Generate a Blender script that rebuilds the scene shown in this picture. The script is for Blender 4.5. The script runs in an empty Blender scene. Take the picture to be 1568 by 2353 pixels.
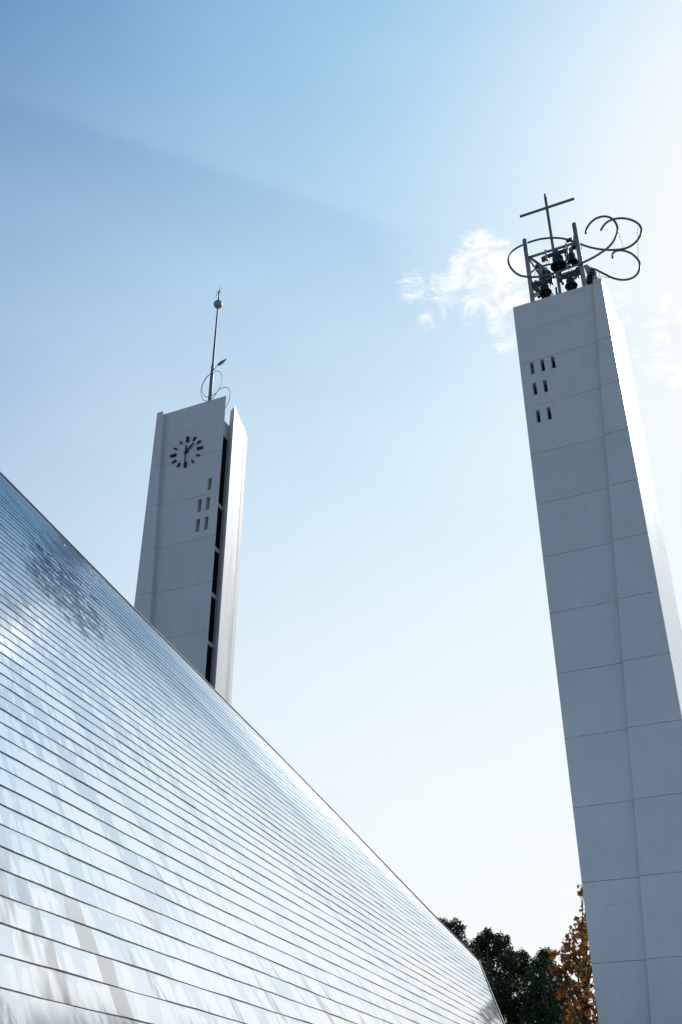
import bpy, math, random
from mathutils import Vector, Matrix
random.seed(7)
R = math.radians
scn = bpy.context.scene
col = scn.collection
EYE = Vector((0, 0, 1.6))
F, PITCH = 2387.0, math.atan(1513 / 2387)
CP, SP = math.cos(PITCH), math.sin(PITCH)

# ------------------------------------------------------------------ survey helpers
def ray(x, y):
    r, u = x - 784, 1176.5 - y
    return Vector((r, F * CP - u * SP, F * SP + u * CP))
def az(a):
    return Vector((math.sin(R(a)), math.cos(R(a)), 0))
def on_plane(x, y, P, dr):            # sight line meets the vertical plane through P along dr
    n = Vector((dr.y, -dr.x, 0)); r = ray(x, y)
    return r * ((P - EYE).dot(n) / r.dot(n)) + EYE
def at_dist(x, y, h):                 # sight line at horizontal distance h
    r = ray(x, y); return r * (h / math.hypot(r.x, r.y)) + EYE
def crop(X, Y, x0, y0, w):
    k = w / 1568 * .5744
    return x0 * .5744 + X * k, y0 * .5744 + Y * k

# ------------------------------------------------------------------ nodes / materials
class NT:
    def __init__(s, tree): s.t = tree; s.n = tree.nodes; s.l = tree.links
    def new(s, typ, **kw):
        n = s.n.new(typ)
        for k, v in kw.items():
            if k.startswith('i_'):
                n.inputs[int(k[2:]) if k[2:].isdigit() else k[2:].replace('_', ' ')].default_value = v
            else: setattr(n, k, v)
        return n
    def link(s, a, b): s.l.new(a, b)
    def val(s, x, sock):
        if hasattr(x, 'is_output'): s.l.new(x, sock)
        else: sock.default_value = x
    def m(s, op, a, b=0.0, c=None, clamp=False):
        n = s.n.new('ShaderNodeMath'); n.operation = op; n.use_clamp = clamp
        s.val(a, n.inputs[0]); s.val(b, n.inputs[1])
        if c is not None: s.val(c, n.inputs[2])
        return n.outputs[0]
    def mix(s, f, a, b):
        n = s.n.new('ShaderNodeMix'); n.data_type = 'RGBA'
        s.val(f, n.inputs[0]); s.val(a, n.inputs[6]); s.val(b, n.inputs[7])
        return n.outputs[2]
    def ramp(s, f, lo, hi):
        n = s.n.new('ShaderNodeMapRange'); n.interpolation_type = 'SMOOTHSTEP'
        s.val(f, n.inputs[0]); n.inputs[1].default_value = lo; n.inputs[2].default_value = hi
        return n.outputs[0]
    def mapping(s, vec, scale):
        n = s.n.new('ShaderNodeMapping'); s.l.new(vec, n.inputs[0]); n.inputs['Scale'].default_value = scale
        return n.outputs[0]
    def noise(s, vec, scale, detail=4, rough=.55, dist=0):
        n = s.n.new('ShaderNodeTexNoise'); s.l.new(vec, n.inputs['Vector'])
        n.inputs['Scale'].default_value = scale; n.inputs['Detail'].default_value = detail
        n.inputs['Roughness'].default_value = rough; n.inputs['Distortion'].default_value = dist
        return n.outputs[0]

def material(name):
    m = bpy.data.materials.new(name); m.use_nodes = True
    nt = NT(m.node_tree)
    return m, nt, m.node_tree.nodes['Principled BSDF']

def simple(name, color, rough=.5, metal=0.0, var=.15, scale=8.0, bump=0.0, spec=.5):
    m, nt, b = material(name)
    tc = nt.new('ShaderNodeTexCoord').outputs['Object']
    n = nt.noise(tc, scale, 5)
    c1 = tuple(c * (1 - var) for c in color) + (1,); c2 = tuple(min(1, c * (1 + var)) for c in color) + (1,)
    nt.link(nt.mix(nt.ramp(n, .3, .7), c1, c2), b.inputs['Base Color'])
    nt.link(nt.m('MULTIPLY_ADD', n, .25, rough - .12), b.inputs['Roughness'])
    b.inputs['Metallic'].default_value = metal
    b.inputs['Specular IOR Level'].default_value = spec
    if bump:
        bp = nt.new('ShaderNodeBump'); bp.inputs['Strength'].default_value = bump; bp.inputs['Distance'].default_value = .02
        nt.link(n, bp.inputs['Height']); nt.link(bp.outputs[0], b.inputs['Normal'])
    return m

def painted_wall(name, base, gloss=0):
    """white painted cast concrete: horizontal pour joints, stains, trowel marks"""
    m, nt, b = material(name)
    tc = nt.new('ShaderNodeTexCoord').outputs['Object']
    sep = nt.new('ShaderNodeSeparateXYZ'); nt.link(tc, sep.inputs[0]); z = sep.outputs[2]
    wob = nt.noise(tc, 1.3, 3)
    zz = nt.m('ADD', z, nt.m('MULTIPLY', nt.m('SUBTRACT', wob, .5), .03))
    zz = nt.m('ADD', zz, nt.m('MULTIPLY', nt.m('SUBTRACT', nt.noise(tc, 14, 2), .5), .012))
    def line(phase, width, period=2.78):
        t = nt.m('FRACT', nt.m('DIVIDE', nt.m('ADD', zz, -phase + 278.0), period))
        dd = nt.m('MULTIPLY', nt.m('ABSOLUTE', nt.m('SUBTRACT', t, .5)), period)
        return nt.m('SUBTRACT', 1.0, nt.ramp(dd, width * .45, width), clamp=True)
    j1 = line(34.03 + 1.6 - 1.39, .019)
    below = nt.m('LESS_THAN', z, 36.6)
    j1 = nt.m('MULTIPLY', j1, below)
    jt = nt.m('SUBTRACT', 1.0, nt.ramp(nt.m('ABSOLUTE', nt.m('SUBTRACT', zz, 36.09 + 1.6)), .006, .014), clamp=True)
    j2 = line(34.03 + 1.6 - 1.39 - .86, .012)
    brk = nt.ramp(nt.noise(nt.mapping(tc, (1, 1, .25)), 1.1, 4, .6), .47, .62)
    brk1 = nt.m('MULTIPLY_ADD', nt.ramp(nt.noise(nt.mapping(tc, (1, 1, .3)), 3.1, 4, .7), .35, .6), .6, .4)
    jm = nt.m('MAXIMUM', nt.m('MULTIPLY', nt.m('MAXIMUM', j1, jt), brk1), nt.m('MULTIPLY', nt.m('MULTIPLY', j2, brk), .45))
    # rain stains: tall streaks under the top and below joints
    st = nt.noise(nt.mapping(tc, (1, 1, .06)), 5.5, 5, .6)
    big = nt.noise(tc, .45, 5, .6)
    fine = nt.noise(tc, 30, 4, .7)
    tone = nt.m('MULTIPLY_ADD', nt.ramp(st, .4, .75), -.04, 1.03)
    tone = nt.m('MULTIPLY', tone, nt.m('MULTIPLY_ADD', big, .22, .90))
    tone = nt.m('MULTIPLY', tone, nt.m('MULTIPLY_ADD', fine, .05, .975))
    # each pour has its own faint tone
    pour = nt.m('FLOOR', nt.m('DIVIDE', nt.m('ADD', z, -35.63 + 278), 2.78))
    wn = nt.new('ShaderNodeTexWhiteNoise', noise_dimensions='1D'); nt.link(pour, wn.inputs['W'])
    tone = nt.m('MULTIPLY', tone, nt.m('MULTIPLY_ADD', wn.outputs[0], .06, .97))
    blot = nt.ramp(nt.noise(nt.mapping(tc, (1, 1, .5)), 9, 2), .74, .78)
    tone = nt.m('MULTIPLY', tone, nt.m('MULTIPLY_ADD', blot, -.12, 1.0))
    tone = nt.m('MULTIPLY', tone, nt.m('MULTIPLY_ADD', nt.ramp(z, 22.0, 4.0), .28, 1.0))  # lower wall tone lifted, painting in light bounced off the ground
    cm = nt.new('ShaderNodeVectorMath', operation='SCALE'); cm.inputs[0].default_value = base
    nt.link(tone, cm.inputs['Scale'])
    nt.link(nt.mix(nt.m('MULTIPLY', jm, .68), cm.outputs[0], (.05, .042, .036, 1)), b.inputs['Base Color'])
    bp = nt.new('ShaderNodeBump'); bp.inputs['Strength'].default_value = .35; bp.inputs['Distance'].default_value = .02
    h = nt.m('SUBTRACT', nt.m('MULTIPLY', fine, .25), jm)
    if gloss:
        s1 = nt.noise(nt.mapping(tc, (1, 1, .045)), 6.5, 6, .65, .3)
        h = nt.m('ADD', h, nt.m('MULTIPLY', s1, 1.1))
        rr = nt.ramp(s1, .42, .6)
        nt.link(nt.m('MULTIPLY_ADD', rr, .22 if gloss == 1 else .12, .34), b.inputs['Roughness'])
        b.inputs['Specular IOR Level'].default_value = .35 if gloss == 1 else .8
    else:
        b.inputs['Roughness'].default_value = .62
        b.inputs['Specular IOR Level'].default_value = .3
    nt.link(h, bp.inputs['Height']); nt.link(bp.outputs[0], b.inputs['Normal'])
    return m

def roof_steel():
    """stainless sheet: every sheet mirrors a slightly different piece of sky, drawn into streaks up the slope"""
    m, nt, b = material('brushed_steel_sheet')
    uv = nt.new('ShaderNodeUVMap', uv_map='sheet').outputs[0]      # x = metres along the course, y = metres up the slope
    sep = nt.new('ShaderNodeSeparateXYZ'); nt.link(uv, sep.inputs[0])
    v = sep.outputs[1]
    crs = nt.m('FLOOR', nt.m('DIVIDE', v, .35251))
    wn = nt.new('ShaderNodeTexWhiteNoise', noise_dimensions='1D'); nt.link(crs, wn.inputs['W'])
    jog = nt.m('MULTIPLY', nt.m('SUBTRACT', wn.outputs[0], .5), .16)
    inside = nt.m('FRACT', nt.m('DIVIDE', v, .35251))
    lean = nt.m('MULTIPLY', nt.m('SUBTRACT', inside, .5), -.16)
    x = nt.m('ADD', nt.m('ADD', sep.outputs[0], jog), lean)
    wx = nt.new('ShaderNodeCombineXYZ'); nt.link(x, wx.inputs[0]); nt.link(nt.m('MULTIPLY', v, .16), wx.inputs[1])
    nt.link(nt.m('MULTIPLY', crs, .05), wx.inputs[2])
    n1 = nt.noise(wx.outputs[0], 1.6, 3, .55, .25)
    n2 = nt.noise(wx.outputs[0], 5.4, 3, .6, .2)
    n3 = nt.noise(wx.outputs[0], 11, 2, .6)
    mix = nt.m('ADD', nt.m('MULTIPLY', n1, .62), nt.m('MULTIPLY', n2, .38))
    arch = nt.m('MULTIPLY', nt.ramp(inside, .62, 1.0), .09)
    mix = nt.m('ADD', mix, arch)
    streak = nt.ramp(mix, .515, .545)
    thin = nt.ramp(nt.m('ADD', nt.m('MULTIPLY', n2, .6), nt.m('MULTIPLY', n3, .4)), .56, .585)
    # fades toward the top of a sheet, as the bent hem does
    edge = nt.ramp(nt.m('ADD', inside, nt.m('MULTIPLY', nt.m('SUBTRACT', n3, .5), .5)), .78, .98)
    s_all = nt.m('MAXIMUM', streak, nt.m('MULTIPLY', thin, .7))
    soft = nt.noise(uv, .35, 3)
    hi = nt.ramp(v, 9.0, 17.5)
    # dark mottled reflection high up the slope, painted into the steel colour
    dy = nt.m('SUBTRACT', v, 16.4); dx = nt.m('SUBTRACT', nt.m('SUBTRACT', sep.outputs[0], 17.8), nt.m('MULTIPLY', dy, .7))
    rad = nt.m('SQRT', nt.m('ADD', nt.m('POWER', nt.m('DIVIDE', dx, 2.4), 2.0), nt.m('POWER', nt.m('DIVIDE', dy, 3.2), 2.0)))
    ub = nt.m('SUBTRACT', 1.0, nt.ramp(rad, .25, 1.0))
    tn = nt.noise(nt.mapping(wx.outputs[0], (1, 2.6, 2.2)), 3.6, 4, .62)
    dark_refl = nt.ramp(nt.m('ADD', nt.m('MULTIPLY', ub, .17), tn), .595, .65)
    dark_refl = nt.m('MULTIPLY', dark_refl, nt.ramp(ub, 0, .25))
    # brown-grey marks low down
    lo = nt.m('SUBTRACT', 1.0, nt.ramp(v, 4.5, 6.4))
    br = nt.m('MULTIPLY', nt.ramp(nt.noise(wx.outputs[0], 1.7, 3, .5), .56, .60), lo)
    c = nt.mix(s_all, (1, .985, .985, 1), nt.mix(nt.ramp(sep.outputs[0], 9, 34), (.80, .825, .865, 1), (.95, .96, .975, 1)))  # streaks of reflected sky are painted into the base colour
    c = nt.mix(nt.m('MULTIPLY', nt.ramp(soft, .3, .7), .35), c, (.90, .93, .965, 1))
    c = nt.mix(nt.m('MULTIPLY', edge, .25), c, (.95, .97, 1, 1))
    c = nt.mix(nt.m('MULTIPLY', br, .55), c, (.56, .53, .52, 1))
    c = nt.mix(nt.m('MULTIPLY', dark_refl, .7), c, (.42, .46, .51, 1))
    hv = nt.m('MULTIPLY', nt.ramp(nt.m('SUBTRACT', v, nt.m('MULTIPLY', sep.outputs[0], .12)), 8.5, 18.0), nt.m('MULTIPLY_ADD', nt.ramp(sep.outputs[0], 22, 33), -.75, .92))  # upper slope tinted darker blue, painting in the high sky's reflection
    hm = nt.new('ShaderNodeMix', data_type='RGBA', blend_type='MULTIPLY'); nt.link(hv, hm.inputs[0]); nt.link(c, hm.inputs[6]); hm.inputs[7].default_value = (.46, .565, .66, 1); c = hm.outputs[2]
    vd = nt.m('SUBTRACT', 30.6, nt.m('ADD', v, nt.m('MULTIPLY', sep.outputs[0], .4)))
    bb = nt.m('MULTIPLY', nt.m('MULTIPLY', nt.ramp(nt.m('ADD', vd, nt.m('MULTIPLY', n1, 1.2)), 1.9, 3.2), nt.m('SUBTRACT', 1.0, nt.ramp(vd, 3.4, 9.0))), nt.ramp(sep.outputs[0], 15, 27))  # bluish reflected band below the verge, painted into the steel colour
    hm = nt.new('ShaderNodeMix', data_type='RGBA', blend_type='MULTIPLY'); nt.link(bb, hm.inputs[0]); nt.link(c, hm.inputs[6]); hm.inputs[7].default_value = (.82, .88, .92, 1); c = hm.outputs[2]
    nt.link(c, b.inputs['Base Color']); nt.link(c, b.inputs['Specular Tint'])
    b.inputs['Metallic'].default_value = 1
    nt.link(nt.m('MULTIPLY_ADD', s_all, .03, nt.m('MULTIPLY_ADD', soft, .04, nt.m('MULTIPLY_ADD', hi, .06, .085))), b.inputs['Roughness'])
    # sheets are slightly bowed: the surface normal drifts along each course
    bp = nt.new('ShaderNodeBump'); bp.inputs['Strength'].default_value = .5; bp.inputs['Distance'].default_value = .015
    wv = nt.noise(nt.mapping(uv, (1, .35, 1)), .9, 2, .4)
    nt.link(nt.m('ADD', wv, nt.m('MULTIPLY', n1, .6)), bp.inputs['Height'])
    da = nt.m('ADD', nt.m('MULTIPLY', nt.m('SUBTRACT', n1, .5), .09), nt.m('MULTIPLY', nt.m('SUBTRACT', n2, .5), .035))
    def vs_(v, f):
        q = nt.new('ShaderNodeVectorMath', operation='SCALE'); q.inputs[0].default_value = v; nt.val(f, q.inputs['Scale']); return q.outputs[0]
    def va_(a, b):
        q = nt.new('ShaderNodeVectorMath', operation='ADD'); nt.link(a, q.inputs[0]); nt.link(b, q.inputs[1]); return q.outputs[0]
    da = nt.m('MULTIPLY', da, nt.m('MULTIPLY_ADD', hi, 1.5, .45))
    nn = va_(bp.outputs[0], vs_((.32554727, .94552577, 0), nt.m('ADD', da, nt.m('MULTIPLY', hi, -.075))))
    nn = va_(nn, vs_((-.57075117, .19651128, .79726182), nt.m('MULTIPLY', hi, -.045)))
    q = nt.new('ShaderNodeVectorMath', operation='NORMALIZE'); nt.link(nn, q.inputs[0])
    nt.link(q.outputs[0], b.inputs['Normal'])
    return m

M = {}
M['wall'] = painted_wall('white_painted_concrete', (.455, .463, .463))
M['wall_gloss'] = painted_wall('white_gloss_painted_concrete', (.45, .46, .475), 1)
M['wall_sunlit'] = painted_wall('white_sunlit_painted_concrete', (.80, .80, .80), 2)  # paler copy of the wall paint; sunlit brightness is put into the base
M['reveal'] = simple('pale_reveal_paint', (.40, .43, .43), .6, 0, .12, 3)
M['dark'] = simple('dark_opening_shade', (.006, .006, .008), .8, spec=.1)
M['louvre'] = simple('dark_louvre', (.016, .016, .018), .7, 0, spec=.2)
M['clock'] = simple('brown_black_metal', (.012, .007, .009), .45, .3, .2, 12)
M['glint'] = simple('polished_glint', (.6, .6, .6), .25, 1, .04, 2)
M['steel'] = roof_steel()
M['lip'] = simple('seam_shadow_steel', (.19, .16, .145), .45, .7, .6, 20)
M['trim'] = simple('edge_trim_steel', (.33, .36, .40), .3, 1, .2, 4)
M['verge'] = simple('dull_verge_strip', (.13, .14, .16), .6, .2, .1, 3)
M['tube'] = simple('stainless_tube', (.20, .20, .21), .50, .85, .1, 3)
M['tube_dark'] = simple('dull_tube', (.13, .125, .13), .48, .85, .2, 5)
M['mast'] = simple('mast_steel', (.15, .155, .17), .5, .8, .04, 2)
M['bronze'] = simple('green_black_bronze', (.030, .042, .048), .42, .75, .35, 6, .2)
M['bell_in'] = simple('bell_inside', (.006, .006, .007), .8, .2)
M['box'] = simple('grey_box_paint', (.27, .29, .31), .45, .2, .15, 6)
M['frame_box'] = simple('dark_bracket_paint', (.05, .056, .066), .4, .5, .3, 8)
M['red'] = simple('red_motor_paint', (.10, .012, .014), .5)
M['cable'] = simple('black_cable', (.01, .01, .012), .6)
M['wire'] = simple('thin_wire', (.10, .10, .17), .6, 0)
M['bark'] = simple('bark', (.07, .052, .04), .9, 0, .35, 14, .6)
M['paving'] = simple('plaza_paving', (.24, .24, .24), .8, 0, .18, .6)

def leaf_mat(name, ca, cb, trans):
    m, nt, b = material(name)
    ob = nt.new('ShaderNodeTexCoord').outputs['Object']
    cl = nt.ramp(nt.noise(ob, 1.1, 3, .6), .35, .68)
    ge = nt.new('ShaderNodeNewGeometry')
    rnd = ge.outputs['Random Per Island']
    f = nt.m('ADD', nt.m('MULTIPLY', cl, .55), nt.m('MULTIPLY', rnd, .45))
    c = nt.mix(f, ca + (1,), cb + (1,))
    nt.link(c, b.inputs['Base Color']); b.inputs['Roughness'].default_value = .6; b.inputs['Specular IOR Level'].default_value = .25
    tr = nt.new('ShaderNodeBsdfTranslucent'); nt.link(c, tr.inputs[0])
    mx = nt.new('ShaderNodeMixShader'); mx.inputs[0].default_value = trans
    out = [n for n in m.node_tree.nodes if n.type == 'OUTPUT_MATERIAL'][0]
    nt.link(b.outputs[0], mx.inputs[1]); nt.link(tr.outputs[0], mx.inputs[2]); nt.link(mx.outputs[0], out.inputs[0])
    return m
M['leaf_green'] = leaf_mat('evergreen_leaves', (.008, .020, .009), (.034, .075, .024), .14)
M['leaf_gold'] = leaf_mat('autumn_leaves', (.09, .032, .011), (.42, .20, .045), .4)

# ------------------------------------------------------------------ mesh builder
ORG = {}
def empty(name, loc):
    o = bpy.data.objects.new(name, None); col.objects.link(o)
    o.location = loc; o.empty_display_size = .5; ORG[o.name] = Vector(loc); return o
def tag(o, label=None, cat=None, group=None, kind=None):
    if label: o['label'] = label
    if cat: o['category'] = cat
    if group: o['group'] = group
    if kind: o['kind'] = kind
    return o

class MB:
    """collects world-space geometry"""
    def __init__(s): s.v = []; s.f = []; s.sm = []
    def add(s, vs, fs, smooth=False):
        k = len(s.v); s.v += [Vector(p) for p in vs]
        for f in fs: s.f.append([i + k for i in f]); s.sm.append(smooth)
        return s
    def prism(s, bottom, top):                       # two loops of equal length
        n = len(bottom)
        return s.add(list(bottom) + list(top), [list(range(n))[::-1], list(range(n, 2 * n))] +
                     [[i, (i + 1) % n, n + (i + 1) % n, n + i] for i in range(n)])
    def box(s, P, ex, ey, ez, x0, x1, y0, y1, z0, z1):
        c = lambda x, y, z: P + ex * x + ey * y + ez * z
        return s.prism([c(x0, y0, z0), c(x1, y0, z0), c(x1, y1, z0), c(x0, y1, z0)],
                       [c(x0, y0, z1), c(x1, y0, z1), c(x1, y1, z1), c(x0, y1, z1)])
    def tube(s, pts, r, seg=10, caps=True):
        pts = [Vector(p) for p in pts]; n = len(pts)
        rr = r if isinstance(r, (list, tuple)) else [r] * n
        T = [(pts[min(i + 1, n - 1)] - pts[max(i - 1, 0)]).normalized() for i in range(n)]
        a = T[0].orthogonal().normalized(); vs = []
        for i in range(n):
            a = (a - T[i] * a.dot(T[i])).normalized(); b = T[i].cross(a)
            for k in range(seg):
                t = 2 * math.pi * k / seg
                vs.append(pts[i] + (a * math.cos(t) + b * math.sin(t)) * rr[i])
        k0 = len(s.v)
        s.add(vs, [[i * seg + k, i * seg + (k + 1) % seg, (i + 1) * seg + (k + 1) % seg, (i + 1) * seg + k]
                   for i in range(n - 1) for k in range(seg)], True)
        if caps:
            s.f.append([k0 + k for k in range(seg)][::-1]); s.sm.append(False)
            s.f.append([k0 + (n - 1) * seg + k for k in range(seg)]); s.sm.append(False)
        return s
    def lathe(s, P, prof, seg=28, axis=None):
        ax = (axis or Vector((0, 0, 1))).normalized()
        a = ax.orthogonal().normalized(); b = ax.cross(a); n = len(prof); vs = []
        for r, z in prof:
            for k in range(seg):
                t = 2 * math.pi * k / seg
                vs.append(P + ax * z + (a * math.cos(t) + b * math.sin(t)) * r)
        return s.add(vs, [[i * seg + k, i * seg + (k + 1) % seg, (i + 1) * seg + (k + 1) % seg, (i + 1) * seg + k]
                          for i in range(n - 1) for k in range(seg)], True)
    def ball(s, P, r, seg=28, rings=18):
        return s.lathe(P, [(max(1e-4, r * math.sin(math.pi * i / rings)), -r * math.cos(math.pi * i / rings)) for i in range(rings + 1)], seg)
    def build(s, name, mat, parent=None, bevel=0.0, uv=None):
        o_ = ORG.get(parent.name, Vector((0, 0, 0))) if parent else Vector((0, 0, 0))
        me = bpy.data.meshes.new(name)
        me.from_pydata([tuple(v - o_) for v in s.v], [], s.f)
        for p, q in zip(me.polygons, s.sm): p.use_smooth = q
        if uv:
            l = me.uv_layers.new(name='sheet')
            for lp in me.loops: l.data[lp.index].uv = uv[lp.vertex_index]
        me.materials.append(mat); me.update()
        o = bpy.data.objects.new(name, me); col.objects.link(o)
        if parent:
            o.parent = parent; ORG[o.name] = o_
        if bevel:
            b = o.modifiers.new('bevel', 'BEVEL'); b.width = bevel; b.segments = 2; b.limit_method = 'ANGLE'
        return o

def spline(pts, sub=8):
    pts = [Vector(p) for p in pts]; P = [2 * pts[0] - pts[1]] + pts + [2 * pts[-1] - pts[-2]]; out = []
    for i in range(1, len(P) - 2):
        for k in range(sub):
            t = k / sub; a, b, c, d = P[i - 1:i + 3]
            out.append(.5 * ((2 * b) + (c - a) * t + (2 * a - 5 * b + 4 * c - d) * t * t + (3 * b - a - 3 * c + d) * t ** 3))
    return out + [pts[-1]]

UP = Vector((0, 0, 1))
def holed_wall(mb, P, ex, ey, x0, x1, z0, z1, t, holes, zlines=()):
    """wall slab with real rectangular openings; P + ex*x + ey*depth"""
    xs = sorted({x0, x1} | {h[0] for h in holes} | {h[1] for h in holes})
    zs = sorted({z0, z1} | {h[2] for h in holes} | {h[3] for h in holes} | set(zlines))
    c = lambda x, y, z: P + ex * x + ey * y + UP * z
    isin = lambda x, z: any(h[0] < x < h[1] and h[2] < z < h[3] for h in holes)
    for i in range(len(xs) - 1):
        for k in range(len(zs) - 1):
            if isin((xs[i] + xs[i + 1]) / 2, (zs[k] + zs[k + 1]) / 2): continue
            a, b, d, e = xs[i], xs[i + 1], zs[k], zs[k + 1]
            mb.add([c(a, 0, d), c(b, 0, d), c(b, 0, e), c(a, 0, e)], [[0, 1, 2, 3]])
            mb.add([c(a, t, d), c(b, t, d), c(b, t, e), c(a, t, e)], [[3, 2, 1, 0]])
    for q in [(x0, x1, z0, z1)] + list(holes):
        a, b, d, e = q
        mb.add([c(a, 0, d), c(b, 0, d), c(b, 0, e), c(a, 0, e), c(a, t, d), c(b, t, d), c(b, t, e), c(a, t, e)],
               [[0, 1, 5, 4], [1, 2, 6, 5], [2, 3, 7, 6], [3, 0, 4, 7]])

# ------------------------------------------------------------------ camera
cam = bpy.data.cameras.new('camera'); co = bpy.data.objects.new('camera', cam); col.objects.link(co)
cam.sensor_fit = 'VERTICAL'; cam.sensor_height = 36; cam.lens = F / 2353 * 36
cam.clip_end = 6000; cam.clip_start = .1
co.location = EYE; co.rotation_euler = (math.pi / 2 + PITCH, 0, 0); scn.camera = co

# ------------------------------------------------------------------ light and sky
SUN_AZ, SUN_EL = 42.5, 39.0
sd = Vector((math.sin(R(SUN_AZ)) * math.cos(R(SUN_EL)), math.cos(R(SUN_AZ)) * math.cos(R(SUN_EL)), math.sin(R(SUN_EL))))
sl = bpy.data.lights.new('sun', 'SUN'); sl.energy = 4.0; sl.angle = R(.53); sl.color = (1, .955, .89)
so = bpy.data.objects.new('sun', sl); col.objects.link(so); so.rotation_euler = sd.to_track_quat('Z', 'Y').to_euler()
so.location = (20, 20, 60)
w = bpy.data.worlds.new('World'); scn.world = w; w.use_nodes = True
nt = NT(w.node_tree); bg = w.node_tree.nodes['Background']
sky = nt.new('ShaderNodeTexSky', sky_type='NISHITA'); sky.sun_disc = False
sky.sun_elevation = R(SUN_EL); sky.sun_rotation = R(SUN_AZ)
sky.air_density = 1.0; sky.dust_density = 1.0; sky.ozone_density = 1.0; sky.altitude = 0
gen = nt.new('ShaderNodeTexCoord').outputs['Generated']
nrm = nt.new('ShaderNodeVectorMath', operation='NORMALIZE'); nt.link(gen, nrm.inputs[0]); D_ = nrm.outputs[0]
def dot(v):
    n = nt.new('ShaderNodeVectorMath', operation='DOT_PRODUCT'); nt.link(D_, n.inputs[0]); n.inputs[1].default_value = v
    return n.outputs['Value']
sz = nt.new('ShaderNodeSeparateXYZ'); nt.link(D_, sz.inputs[0])
SKY_STRENGTH = .1
tint = nt.new('ShaderNodeVectorMath', operation='MULTIPLY'); nt.link(sky.outputs[0], tint.inputs[0]); tint.inputs[1].default_value = (.03, .73, 1.5)
skyc = tint.outputs[0]
# thin high haze: whitens toward the horizon and around the sun
hz = nt.m('POWER', nt.m('SUBTRACT', 1.0, nt.m('ABSOLUTE', sz.outputs[2]), clamp=True), 1.9)
ang = dot(tuple(sd))
mx_ = nt.m('MAXIMUM', ang, 0.0)
gl = nt.m('POWER', mx_, 4.4)
gl2 = nt.m('POWER', mx_, 30.0)
front = nt.ramp(ang, .40, .84)
hzf = nt.m('MULTIPLY', hz, nt.m('MULTIPLY_ADD', front, .86, .24))
def scaled(colr, f):
    n = nt.new('ShaderNodeVectorMath', operation='SCALE'); n.inputs[0].default_value = colr; nt.val(f, n.inputs['Scale']); return n.outputs[0]
def addv(a, b):
    n = nt.new('ShaderNodeVectorMath', operation='ADD'); nt.link(a, n.inputs[0]); nt.link(b, n.inputs[1]); return n.outputs[0]
tot = addv(skyc, scaled((36, 44, 51), hzf))
tot = addv(tot, scaled((5.9, 10.8, 19.0), gl))
tot = addv(tot, scaled((42, 38, 34), gl2))
# a faint shadow band drawn across the high haze
bn = ray(0, 215).normalized().cross(ray(1010, 545).normalized()).normalized()
if bn.z > 0: bn = -bn
bd = dot(tuple(bn))
rg = dot(tuple(ray(1050, 560).normalized()))
fade = nt.m('MULTIPLY', nt.m('SUBTRACT', 1.0, nt.ramp(rg, .9965, 1.0)), nt.m('MULTIPLY_ADD', nt.ramp(rg, .85, .97), .6, .6))
under = nt.m('MULTIPLY', nt.ramp(bd, -.006, .012), nt.m('SUBTRACT', 1.0, nt.ramp(bd, .01, .11)))
band = nt.m('MULTIPLY', nt.m('MULTIPLY', under, fade), .12)
bm = nt.new('ShaderNodeVectorMath', operation='SCALE'); nt.link(tot, bm.inputs[0]); nt.link(nt.m('SUBTRACT', 1.0, band), bm.inputs['Scale']); tot = bm.outputs[0]
veil = nt.noise(nt.mapping(D_, (1, 1, 2.6)), 2.6, 6, .6, .8)
vm = nt.new('ShaderNodeVectorMath', operation='SCALE'); nt.link(tot, vm.inputs[0]); nt.link(nt.m('MULTIPLY_ADD', veil, .34, .83), vm.inputs['Scale']); tot = vm.outputs[0]
zd = nt.m('MULTIPLY', nt.ramp(sz.outputs[2], .66, .88), nt.m('SUBTRACT', 1.0, nt.ramp(ang, .62, .80)))
zm = nt.new('ShaderNodeVectorMath', operation='SCALE'); nt.link(tot, zm.inputs[0]); nt.link(nt.m('MULTIPLY_ADD', zd, -.20, 1.0), zm.inputs['Scale']); tot = zm.outputs[0]
# the sky's brightness rolls off softly toward the sun
sp = nt.new('ShaderNodeSeparateXYZ'); nt.link(tot, sp.inputs[0])
cb = nt.new('ShaderNodeCombineXYZ')
for i_ in range(3):
    e_ = nt.m('EXPONENT', nt.m('MULTIPLY', sp.outputs[i_], -SKY_STRENGTH))
    nt.link(nt.m('MULTIPLY', nt.m('SUBTRACT', 1.0, e_), 1.0 / SKY_STRENGTH), cb.inputs[i_])
tot = cb.outputs[0]
# small broken cumulus
cn = nt.noise(nt.mapping(D_, (1, 1, 1.7)), 30, 10, .70, .9)
cn2 = nt.noise(D_, 3.2, 4, .55)
mask = None
for (x, y, ra, amp) in [(1108, 622, 1.7, .40), (1160, 652, 1.7, .40), (1085, 652, 1.4, .36), (1020, 672, 1.05, .31), (950, 666, .95, .27),
                        (1000, 728, .95, .33), (1162, 766, .95, .32), (1075, 720, .7, .26),
                        (1535, 825, 1.6, .29), (1548, 722, 1.1, .27), (1495, 800, 1.2, .26), (1425, 720, 1.0, .24), (1475, 960, .9, .22),
                        (1900, 900, 6, .25), (-500, 500, 6, .18), (2300, 300, 7, .22)]:
    dc = dot(tuple(ray(x, y).normalized()))
    r_ = nt.m('MULTIPLY', nt.ramp(dc, math.cos(R(ra * 1.6)), math.cos(R(ra * .25))), amp)
    mask = r_ if mask is None else nt.m('MAXIMUM', mask, r_)
cf = nt.ramp(nt.m('ADD', cn, mask), .66, .98)
cf = nt.m('MULTIPLY', cf, nt.ramp(mask, .01, .12))
shade = nt.m('MULTIPLY_ADD', nt.ramp(cn, .35, .7), 1.8, 9.4)
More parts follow.
